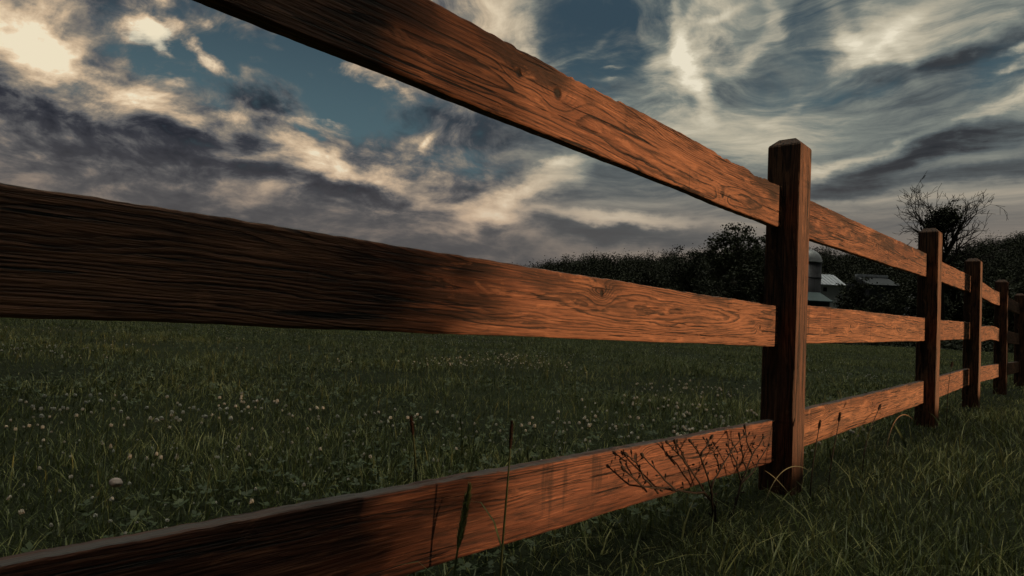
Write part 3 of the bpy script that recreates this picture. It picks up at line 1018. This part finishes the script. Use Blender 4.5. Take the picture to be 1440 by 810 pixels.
clover()

# ------------------------------------------------------------------ single plants by the fence
def timothy(label, px_top, px_mid, px_root, off, head_len, head_r, hmat, smat, rough=1., name='grass_stalk'):
    a = fence_px(*px_top, off); b = fence_px(*px_mid, off); c = fence_px(*px_root, off)
    base = Vector((c.x, c.y, gz(c.x, c.y)))
    t = empty(name, base); tag(t, label, 'grass stalk')
    pts = []
    lo = Vector((c.x, c.y, base.z - .01))
    ctrl = [lo, c.lerp(b, .5) if c.z > lo.z else b, b, a] if (c - lo).length < .02 else [lo, c, b, a]
    # Catmull style smoothing
    def bez(u):
        n = len(ctrl) - 1; x = Vector((0, 0, 0))
        for i, p in enumerate(ctrl): x += p * (math.comb(n, i) * u ** i * (1 - u) ** (n - i))
        return x - base
    pts = [bez(u) for u in np.linspace(0, 1, 14)]
    d = (pts[-1] - pts[-2]).normalized()
    mb = MB(); mb.tube(pts, [.0022 - .0009 * i / 13 for i in range(14)], 6); mb.build('stem', M[smat], t, True)
    rng = np.random.default_rng(int(px_top[0]))
    mb = MB()
    hp = [pts[-1] - d * .01 + d * head_len * u for u in np.linspace(0, 1, 9)]
    mb.tube(hp, [head_r * k * .75 for k in (.5, .9, 1, 1, 1, .95, .85, .65, .25)], 8)
    for k in range(int(190 * rough)):
        u = rng.random(); p = hp[0].lerp(hp[-1], u); o_ = Vector(rng.normal(size=3)); o_ = (o_ - d * o_.dot(d)).normalized()
        rr = head_r * (.75 if .08 < u < .85 else .45)
        s = p + o_ * rr * .6; e = p + o_ * rr * 1.8 + d * head_r * 1.5
        w = d.cross(o_).normalized() * head_r * .3
        mb.add([s - w, s + w, e], [[0, 1, 2]])
    mb.build('seed_head', M[hmat], t)
    # one narrow leaf on the stem
    p = pts[5]; o_ = Vector(rng.normal(size=3)); o_.z = 0; o_.normalize()
    mb = MB(); w = o_.cross(Vector((0, 0, 1))) * .0022
    ch = [p, p + o_ * .02 + Vector((0, 0, .04)), p + o_ * .05 + Vector((0, 0, .065)), p + o_ * .085 + Vector((0, 0, .06))]
    vs = []
    for i, q in enumerate(ch): k = (1, .9, .6, .02)[i]; vs += [q - w * k, q + w * k]
    mb.add(vs, [[0, 1, 3, 2], [2, 3, 5, 4], [4, 5, 7, 6]]); mb.build('leaf', M['green_stem'], t)
    return t


# tops are the feet of the seed heads
timothy('slender grass stalk with brown seed head behind the bottom rail, leaning left', (580, 604), (584, 640), (590, 675), .16, .034, .0036, 'seed_brown', 'green_stem')
timothy('tall grass stalk with dark red-brown seed head crossing in front of the bottom rail', (718, 622), (716, 665), (704, 775), -.05, .043, .0034, 'seed_brown', 'green_stem')
timothy('thick green grass seed head standing up in front of the bottom rail', (646, 760), (641, 785), (634, 830), -.09, .085, .0052, 'seed_green', 'green_stem', 1.8)
timothy('thin pale grass stalk rising in the meadow behind the middle of the bottom rail', (648, 596), (650, 622), (650, 640), .9, .03, .003, 'seed_green', 'green_stem')
timothy('thin grass stalk rising behind the bottom rail left of the first whole post', (742, 640), (744, 660), (748, 690), .25, .02, .0025, 'seed_green', 'green_stem')
timothy('dark grass stalk between the first and second whole posts, in front of the bottom rail', (1180, 590), (1176, 620), (1166, 650), -.06, .035, .0045, 'seed_brown', 'dark_stem')
timothy('dark leaning grass stalk near the second whole post, in front of the bottom rail', (1236, 575), (1228, 595), (1214, 615), -.06, .04, .0045, 'seed_brown', 'dark_stem')
timothy('upright dark grass stalk right against the first whole post on its far side', (1152, 600), (1148, 625), (1140, 660), -.07, .03, .004, 'seed_brown', 'dark_stem')
timothy('fine grass stalk standing alone in the meadow beyond the second span', (1214, 500), (1215, 520), (1215, 545), 3., .03, .004, 'seed_green', 'green_stem')
timothy('short dark grass stalk in front of the bottom rail before the third whole post', (1338, 515), (1336, 527), (1332, 545), -.05, .04, .006, 'seed_brown', 'dark_stem')


def weed(label, stems, off, seed):
    """dead branching weed; stems are chains of picture points in the plane 'off' in front of the rails"""
    rng = np.random.default_rng(seed)
    root = fence_px(*stems[0][0], off); base = Vector((root.x, root.y, gz(root.x, root.y)))
    t = empty('weed', base); tag(t, label, 'weed')
    st = MB(); heads = []
    for i, ch in enumerate(stems):
        o2 = off + rng.normal() * .008
        pts = [fence_px(*c, o2) - base for c in ch]
        if i == 0: pts = [Vector((pts[0].x, pts[0].y, -.02))] + pts
        fine = []
        for k in range(len(pts) - 1):
            for u in (0, .34, .67): fine.append(pts[k].lerp(pts[k + 1], u) + Vector(rng.normal(size=3)) * .0015)
        fine.append(pts[-1])
        n = len(fine); r0 = .0036 if i == 0 else .0027
        st.tube(fine, [r0 * (1 - .55 * k / n) for k in range(n)], 6)
        for k in range(2, n):
            if rng.random() < .75:
                p = fine[k]; d = Vector(rng.normal(size=3)) * .6 + Vector((0, 0, .8)); d.normalize(); L = .006 + .009 * rng.random()
                st.tube([p, p + d * L], [.0012, .0008], 4); c = p + d * L
                st.tube([c - d * .001, c + d * .003, c + d * .007, c + d * .010], [.0008, .0026, .0024, .0006], 6)
        d = (fine[-1] - fine[-2]).normalized(); c = fine[-1]
        hd = MB(); hd.tube([c, c + d * .005, c + d * .013, c + d * .017], [.0012, .0042, .0038, .0008], 6); heads.append(hd)
    st.build('stem', M['dark_stem'], t, True); [hd.build('seed_head', M['dark_stem'], t, True) for hd in heads]
    return t


weed('dead dark weed spreading left along the lower edge of the bottom rail', [[(1006, 712), (990, 692), (950, 690), (905, 684), (878, 660)], [(925, 692), (905, 672), (895, 650), (882, 640)], [(990, 692), (968, 655), (940, 624)], [(950, 690), (930, 668), (905, 642)], [(968, 655), (955, 640), (950, 625)]], .028, 1)
weed('dead dark weed with upright forked stems in front of the bottom rail', [[(1002, 716), (1000, 685), (985, 640), (972, 622)], [(1000, 685), (1012, 660), (1030, 632), (1046, 612)], [(1012, 660), (1006, 640), (996, 626)], [(985, 640), (994, 625), (998, 618)]], .018, 2)
weed('dead dark weed standing nearest the first whole post in front of the bottom rail', [[(1030, 725), (1042, 680), (1058, 640), (1072, 618)], [(1042, 680), (1036, 650), (1024, 628)], [(1058, 640), (1050, 622), (1048, 604)], [(1042, 680), (1062, 660), (1080, 628)], [(1050, 662), (1044, 640), (1040, 615)]], .022, 3)


def leaf_blade(label, chain, off, width, mat, name='long_grass'):
    pts = [fence_px(x, y, off) for x, y in chain]
    base = Vector((pts[0].x, pts[0].y, gz(pts[0].x, pts[0].y)))
    pts[0].z = base.z
    me_v = []; f = []
    n = 16; m = len(pts) - 1
    def bez(u):
        x = Vector((0, 0, 0))
        for i, p in enumerate(pts): x += p * (math.comb(m, i) * u ** i * (1 - u) ** (m - i))
        return x - base
    for i in range(n + 1):
        u = i / n; p = bez(u); w = width * .5 * min(1, 3 * u + .4) * (1 - u ** 3) + .0002
        t_ = (bez(min(1, u + .02)) - bez(max(0, u - .02))).normalized(); s_ = t_.cross(B).normalized()
        me_v += [p - s_ * w, p + B * w * .5, p + s_ * w]
    for i in range(n):
        a = i * 3; f += [[a, a + 1, a + 4, a + 3], [a + 1, a + 2, a + 5, a + 4]]
    o = link(name, raw_mesh(name, me_v, f, mat, True)); o.location = base
    tag(o, label, 'grass')


M['pale_blade'] = plain('pale_blade', (.15, .16, .10), .5, .2, 30, .4)
M['tan_blade'] = plain('tan_blade', (.17, .10, .055), .6, .2, 30, .3)
M['fresh_leaf'] = plain('fresh_leaf', (.06, .10, .03), .5, .2, 30, .4)
leaf_blade('pale arching grass blade curving across the foot of the first whole post', [(1072, 690), (1085, 655), (1118, 645), (1140, 664)], -.03, .0035, M['pale_blade'])
leaf_blade('thin straight pale grass blade slanting in front of the first whole post foot', [(1120, 698), (1100, 676), (1076, 662)], -.05, .003, M['pale_blade'])
leaf_blade('dry tan grass blade drooping in front of the rails near the second whole post', [(1246, 622), (1250, 588), (1268, 572), (1284, 590)], -.05, .005, M['tan_blade'])
leaf_blade('broad fresh green leaf at the rail foot left of the second whole post', [(1276, 628), (1268, 612), (1258, 598)], -.06, .022, M['fresh_leaf'], 'dock_plant')


# pale lump in the grass ---------------------------------------------
def lump():
    r = ray(163, 676); cam = Vector((0, 0, CAM_Z)); P = cam + r * ((.055 - CAM_Z) / r.z)
    bm = bmesh.new(); bmesh.ops.create_icosphere(bm, subdivisions=3, radius=1)
    for v in bm.verts:
        k = 1 + .18 * (vnoise(v.co.x * 2 + 5, v.co.y * 2 + v.co.z * 1.3) - .5)
        v.co = Vector((v.co.x * .017 * k, v.co.y * .015 * k, v.co.z * .012 * k))
    me = bpy.data.meshes.new('stone'); bm.to_mesh(me); bm.free(); me.materials.append(M['stone'])
    me.polygons.foreach_set('use_smooth', np.full(len(me.polygons), True))
    o = link('stone', me); o.location = (P.x, P.y, .055); o.rotation_euler = (.3, .2, .4)
    o.location.z = .05
    tag(o, 'pale rounded lump lying in the meadow grass behind the near end of the fence', 'stone')


lump()


# ------------------------------------------------------------------ sky
# directions of the larger cloud masses: azimuth, elevation, half sizes (degrees), slant, weight
TONE = [
    (-37.62, 17.87, 6.46, 4.69, -10, 0.42),
    (-34.35, 15.65, 8.26, 2.54, -40, 0.42),
    (-28.81, 14.66, 8.57, 1.28, -22, 0.36),
    (-23.51, 14.67, 4.69, 1.09, -15, 0.25),
    (-30.13, 19.81, 2.8, 2.1, -40, 0.38),
    (-16.97, 15.6, 3.83, 2.13, 0, 0.35),
    (-19.07, 13.09, 5.8, 1.33, -10, 0.3),
    (-3.09, 25.44, 6.54, 4.67, -60, 0.42),
    (0.5, 22.96, 3.74, 2.81, -70, 0.34),
    (-11.89, 18.72, 5.35, 4.46, -60, 0.16),
    (-22.22, 11.17, 9.51, 1.11, -8, 0.3),
    (-14.37, 11.03, 11.25, 1.73, -8, 0.44),
    (-5.24, 8.78, 10.95, 1.28, -10, 0.38),
    (0.22, 10.59, 7.39, 1.48, 20, 0.48),
    (-2.14, 8.35, 8.28, 1.1, 15, 0.25),
    (3.81, 13.12, 3.7, 1.48, 20, 0.3),
    (8.89, 8.9, 9.0, 1.08, -5, 0.36),
    (14.61, 21.3, 3.94, 6.13, -75, 0.22),
    (12.07, 18.66, 7.13, 6.24, 30, 0.12),
    (29.22, 21.98, 6.44, 3.22, 20, 0.24),
    (25.86, 19.43, 8.33, 5.3, 20, 0.12),
    (20.73, 15.6, 7.33, 4.88, -10, 0.12),
    (36.72, 19.13, 1.81, 0.72, 20, 0.35),
    (25.02, 12.94, 5.34, 1.07, 12, 0.22),
    (35.95, 16.24, 5.52, 0.74, 15, 0.3),
    (29.39, 14.49, 8.49, 0.71, 18, 0.15),
    (-34.71, 11.64, 13.21, 2.89, -8, -0.34),
    (-26.68, 12.28, 10.36, 2.66, -10, -0.32),
    (-35.81, 9.46, 9.15, 1.59, 0, -0.18),
    (-21.21, 16.27, 4.85, 1.13, -5, -0.42),
    (-17.19, 10.05, 10.94, 1.35, -8, -0.38),
    (-8.93, 9.43, 8.1, 1.62, -5, -0.34),
    (-5.61, 15.58, 13.7, 2.74, 4, -0.2),
    (-8.78, 17.34, 7.26, 2.72, 0, -0.1),
    (8.34, 7.57, 15.23, 1.61, -4, -0.2),
    (-24.57, 7.1, 15.21, 1.67, -8, -0.14),
    (-6.31, 5.98, 23.14, 2.14, -6, -0.1),
    (32.15, 13.49, 8.69, 1.74, 14, -0.4),
    (26.06, 11.43, 10.48, 1.2, 10, -0.14),
    (29.75, 19.48, 11.3, 0.85, -3, -0.2),
    (36.01, 11.68, 7.32, 1.22, 6, -0.24),
    (33.0, 15.65, 6.57, 0.79, 12, -0.15),
    (29.45, 11.38, 11.97, 0.85, 8, -0.12),
]
WISP = [
    (-30.37, 19.85, 3.48, 1.81, -45, 0.36),
    (-29.12, 19.06, 2.85, 1.14, -50, 0.22),
    (-26.14, 18.93, 4.51, 1.05, -35, 0.34),
    (-23.89, 20.14, 4.69, 0.78, -25, 0.22),
    (-22.94, 17.97, 3.16, 0.95, 0, 0.28),
    (-20.14, 20.82, 4.12, 0.99, -30, 0.2),
    (-27.48, 16.61, 1.91, 0.59, 0, 0.25),
    (-20.27, 18.68, 1.81, 0.49, -50, 0.25),
    (-15.99, 18.22, 4.31, 1.21, -35, 0.2),
    (14.18, 24.73, 3.88, 0.88, 65, 0.18),
    (13.4, 22.31, 4.43, 1.24, -80, 0.34),
    (14.96, 19.78, 4.79, 1.39, -65, 0.36),
    (16.62, 24.73, 3.1, 0.6, 12, 0.22),
    (20.88, 24.47, 4.1, 0.98, -75, 0.14),
    (19.54, 21.95, 5.82, 1.0, 50, 0.14),
    (16.67, 20.24, 6.0, 0.86, 25, 0.12),
    (25.75, 23.42, 4.57, 1.07, -65, 0.12),
    (27.55, 21.24, 4.42, 1.03, -35, 0.12),
    (29.79, 22.13, 4.25, 0.99, 30, 0.14),
    (30.44, 20.12, 3.49, 0.91, -60, 0.12),
    (33.35, 20.86, 6.56, 0.66, 12, 0.12),
    (36.91, 19.69, 1.56, 0.48, 20, 0.25),
    (37.12, 18.74, 1.79, 0.42, 15, 0.25),
    (-8.0, 14.35, 1.82, 0.46, 62, 0.3),
    (-10.4, 14.03, 3.59, 0.72, 40, 0.1),
    (3.79, 13.54, 3.7, 0.65, 15, 0.22),
    (7.73, 21.19, 1.47, 0.37, 10, 0.25),
    (7.46, 20.36, 1.29, 0.37, 0, 0.2),
    (5.21, 22.27, 6.49, 0.56, 25, 0.1),
    (11.29, 15.85, 7.15, 0.89, -35, 0.08),
    (22.81, 17.62, 6.34, 0.63, 30, 0.08),
    (18.47, 17.34, 6.71, 0.67, -25, 0.08),
]
BLUE = [
    (-29.54, 18.22, 6.36, 2.97, -25, 0.7),
    (-24.37, 19.54, 13.13, 5.1, -8, 0.85),
    (-17.7, 17.99, 12.63, 4.71, -22, 0.9),
    (-20.29, 22.85, 12.31, 3.61, 0, 0.6),
    (-15.01, 21.06, 9.56, 4.0, -20, 0.5),
    (-26.94, 16.04, 5.18, 1.33, -18, 0.5),
    (-18.03, 14.35, 2.02, 1.18, -20, 0.6),
    (-11.79, 17.05, 9.78, 3.56, -10, 0.45),
    (-5.66, 16.45, 11.0, 3.67, 0, 0.3),
    (1.8, 16.28, 7.42, 3.71, 0, 0.25),
    (16.31, 14.64, 12.79, 3.41, 0, 0.2),
    (5.71, 24.68, 8.33, 7.41, 0, 0.8),
    (7.8, 19.81, 7.32, 4.21, 20, 0.55),
    (10.58, 25.13, 5.44, 4.53, 0, 0.6),
    (17.15, 22.75, 3.08, 3.42, 0, 0.6),
    (23.2, 22.23, 5.54, 6.34, -20, 0.6),
    (35.51, 18.18, 4.35, 2.48, 0, 0.5),
    (21.71, 18.76, 10.46, 4.02, 10, 0.35),
    (-6.67, 12.57, 10.02, 2.28, 0, 0.35),
    (-2.4, 13.44, 8.32, 2.03, 0, 0.3),
    (25.74, 23.91, 5.34, 2.29, 0, 0.3),
    (27.36, 19.27, 6.64, 1.77, 0, 0.25),
    (32.88, 22.33, 5.97, 1.33, 10, 0.3),
]



def make_world():
    w = bpy.data.worlds.new('World'); SC.world = w; w.use_nodes = True
    t = NT(w.node_tree); bg = w.node_tree.nodes['Background']
    sky = t.new('ShaderNodeTexSky', sky_type='NISHITA'); sky.sun_disc = False
    sky.sun_elevation = SUN_EL; sky.sun_rotation = SUN_AZ; sky.dust_density = 1.5
    STR = .1
    tc = t.new('ShaderNodeTexCoord').outputs['Generated']
    x, y, z = t.sep(t.vm('NORMALIZE', tc))
    az = t.m('MULTIPLY', t.m('ARCTAN2', x, y), 57.2958)
    el = t.m('MULTIPLY', t.m('ARCSINE', z), 57.2958)
    V = t.comb(az, el, 0)
    # low clouds are seen edge on: compress the texture towards the horizon
    elc = t.m('MULTIPLY', t.m('LOGARITHM', t.m('MAXIMUM', t.m('ADD', el, 5.), .5), math.e), 26.)
    U = t.comb(az, elc, 0)
    n1 = t.noise(t.vm('MULTIPLY', V, (.07, .13, 1)), 1, 3, .5, 0, True)
    n2 = t.noise(t.vm('MULTIPLY', V, (.30, .62, 1)), 1, 5, .6, 0, True)
    d1 = t.vm('SUBTRACT', n1, (.5, .5, .5)); d2 = t.vm('SUBTRACT', n2, (.5, .5, .5))
    W = t.vm('ADD', V, t.vm('MULTIPLY', d1, (7, 4, 0)))
    W = t.vm('ADD', W, t.vm('MULTIPLY', d2, (3.6, 2.2, 0)))
    UW = t.vm('ADD', U, t.vm('MULTIPLY', d1, (8, 5, 0)))

    def field(strokes, base, vec):
        acc = base
        for (a, e, sx, sy, ang, amp) in strokes:
            mp = t.mapping(vec, (a, e, 0), (0, 0, R(ang)), (sx, sy, 1), 'TEXTURE')
            g = t.new('ShaderNodeTexGradient', gradient_type='SPHERICAL'); t.put(g.inputs[0], mp)
            s = t.smooth(g.outputs['Fac'], 0., 1.)
            acc = t.m('MULTIPLY_ADD', s, amp, acc)
        return acc
    tone = field(TONE, t.m('ADD', t.smooth(el, 0., 14., .35, .42), t.m('MULTIPLY', t.smooth(az, 2., 14.), t.smooth(el, 4., 12., 0., .07))), W)
    wf = field(WISP, 0., t.vm('ADD', V, t.vm('MULTIPLY', d2, (2.2, 1.6, 0))))
    tone = t.m('ADD', tone, wf)
    blue = field(BLUE, 0., W)

    # billowed bank clouds: side lit from the right, so density minus density a little towards the light
    def bank(off, det, rough):
        return t.noise(t.mapping(UW, off, (0, 0, R(8)), (.125, .14, 1)), 1, det, rough, .2)
    b0 = bank((0, 0, 0), 9, .62); b1 = bank((.13, -.09, 0), 7, .60)
    relief = t.m('SUBTRACT', b0, b1)
    fine = t.noise(t.mapping(UW, (4, 9, 0), (0, 0, R(10)), (.27, .38, 1)), 1, 8, .62, .3)
    det_l = t.m('ADD', t.m('MULTIPLY', t.m('SUBTRACT', b0, .5), .75), t.m('ADD', t.m('MULTIPLY', relief, 1.9), t.m('MULTIPLY', t.m('SUBTRACT', fine, .5), .7)))
    # combed cirrus
    c0 = t.noise(t.mapping(UW, (3, 7, 0), (0, 0, R(-12)), (.032, .13, 1)), 1, 7, .55, .5)
    c1 = t.noise(t.mapping(UW, (9, 1, 0), (0, 0, R(48)), (.055, .2, 1)), 1, 9, .64, 1.2)
    c2 = t.noise(t.mapping(UW, (1, 5, 0), (0, 0, R(-15)), (.14, .6, 1)), 1, 8, .68, .5)
    rgt = t.smooth(t.m('ADD', az, t.m('MULTIPLY', el, .25)), -4., 12.)
    up = t.smooth(el, 9., 18.)
    cir = t.m('ADD', t.m('MULTIPLY', t.m('SUBTRACT', c0, .5), t.m('SUBTRACT', 1.25, t.m('MULTIPLY', up, .6))), t.m('MULTIPLY', t.m('MULTIPLY', t.m('SUBTRACT', c1, .5), up), 1.3))
    cir = t.m('ADD', cir, t.m('MULTIPLY', t.m('SUBTRACT', c2, .5), .55))
    mixd = t.new('ShaderNodeMix', data_type='FLOAT'); t.put(mixd.inputs[0], rgt); t.put(mixd.inputs[2], det_l); t.put(mixd.inputs[3], cir)
    det = t.m('MULTIPLY', mixd.outputs[0], t.smooth(el, 6., 13., .26, .9))
    T = t.m('ADD', tone, det)
    warm = t.ramp(T, [(0., (.016, .019, .028)), (.18, (.036, .039, .050)), (.36, (.112, .112, .116)), (.54, (.245, .212, .172)), (.74, (.56, .42, .28)), (.92, (.80, .63, .43)), (1., (.84, .74, .54))])
    cool = t.ramp(T, [(0., (.016, .019, .024)), (.18, (.040, .043, .048)), (.36, (.100, .118, .122)), (.54, (.205, .224, .200)), (.74, (.46, .42, .32)), (.92, (.66, .60, .46)), (1., (.80, .73, .57))])
    cc = t.mix(rgt, warm, cool)
    # rosy grey veil low down
    veil = t.mix(t.smooth(T, .26, .66), (.098, .090, .086), (.50, .36, .26))
    cc = t.mix(t.smooth(el, 15., 4., 0., .75), cc, veil)
    haz = t.noise(t.mapping(UW, (2, 2, 0), (0, 0, R(20)), (.06, .14, 1)), 1, 8, .6, .8)
    clear = t.smooth(t.m('SUBTRACT', t.m('SUBTRACT', blue, t.m('MULTIPLY', wf, 1.3)), t.m('MULTIPLY', det, 1.1)), .12, .78)
    clear = t.m('MULTIPLY', clear, t.smooth(haz, .66, .46, .12, 1.))
    blue_c = t.mix(.72, t.vm('SCALE', sky.outputs[0], scale=STR), t.mix(t.smooth(el, 13., 25.), (.080, .150, .182), (.036, .072, .104)))
    cc = t.mix(clear, cc, blue_c)
    # unseen bright overhead patch, added to light the grass from above
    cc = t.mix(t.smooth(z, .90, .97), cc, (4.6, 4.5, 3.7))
    # unseen sky behind the viewer, darkened to cut fill on upright faces
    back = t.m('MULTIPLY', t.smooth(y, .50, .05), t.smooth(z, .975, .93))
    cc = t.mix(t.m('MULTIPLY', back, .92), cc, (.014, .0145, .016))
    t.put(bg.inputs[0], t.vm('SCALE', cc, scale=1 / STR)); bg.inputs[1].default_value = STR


make_world()

# ------------------------------------------------------------------ sun, camera, render
sd = bpy.data.lights.new('sun', 'SUN'); sd.energy = 5.; sd.angle = R(.5); sd.color = (1., .60, .315)
so = bpy.data.objects.new('sun', sd); COL.objects.link(so)
dirv = Vector((S.x * math.cos(SUN_EL), S.y * math.cos(SUN_EL), math.sin(SUN_EL)))
so.rotation_euler = dirv.to_track_quat('Z', 'Y').to_euler(); so.location = dirv * 30

cd = bpy.data.cameras.new('camera'); cd.sensor_width = 36; cd.lens = F_PX / 1440 * 36; cd.clip_start = .05; cd.clip_end = 9000
cam = bpy.data.objects.new('camera', cd); COL.objects.link(cam)
right = ray(1720, 405) - ray(720, 405); upv = ray(720, -595) - ray(720, 405); fw = ray(720, 405)
mt = Matrix((right.normalized(), upv.normalized(), -fw.normalized())).transposed().to_4x4()
mt.translation = (0, 0, CAM_Z); cam.matrix_world = mt
SC.camera = cam
vs_ = SC.view_settings; vs_.view_transform = 'Standard'; vs_.look = 'None'; vs_.exposure = 0.; vs_.gamma = 1.; vs_.use_curve_mapping = False
SC.render.engine = 'CYCLES'
SC.cycles.max_bounces = 5; SC.cycles.diffuse_bounces = 3; SC.cycles.transmission_bounces = 3
SC.cycles.use_denoising = True
SC.cycles.caustics_reflective = False; SC.cycles.caustics_refractive = False
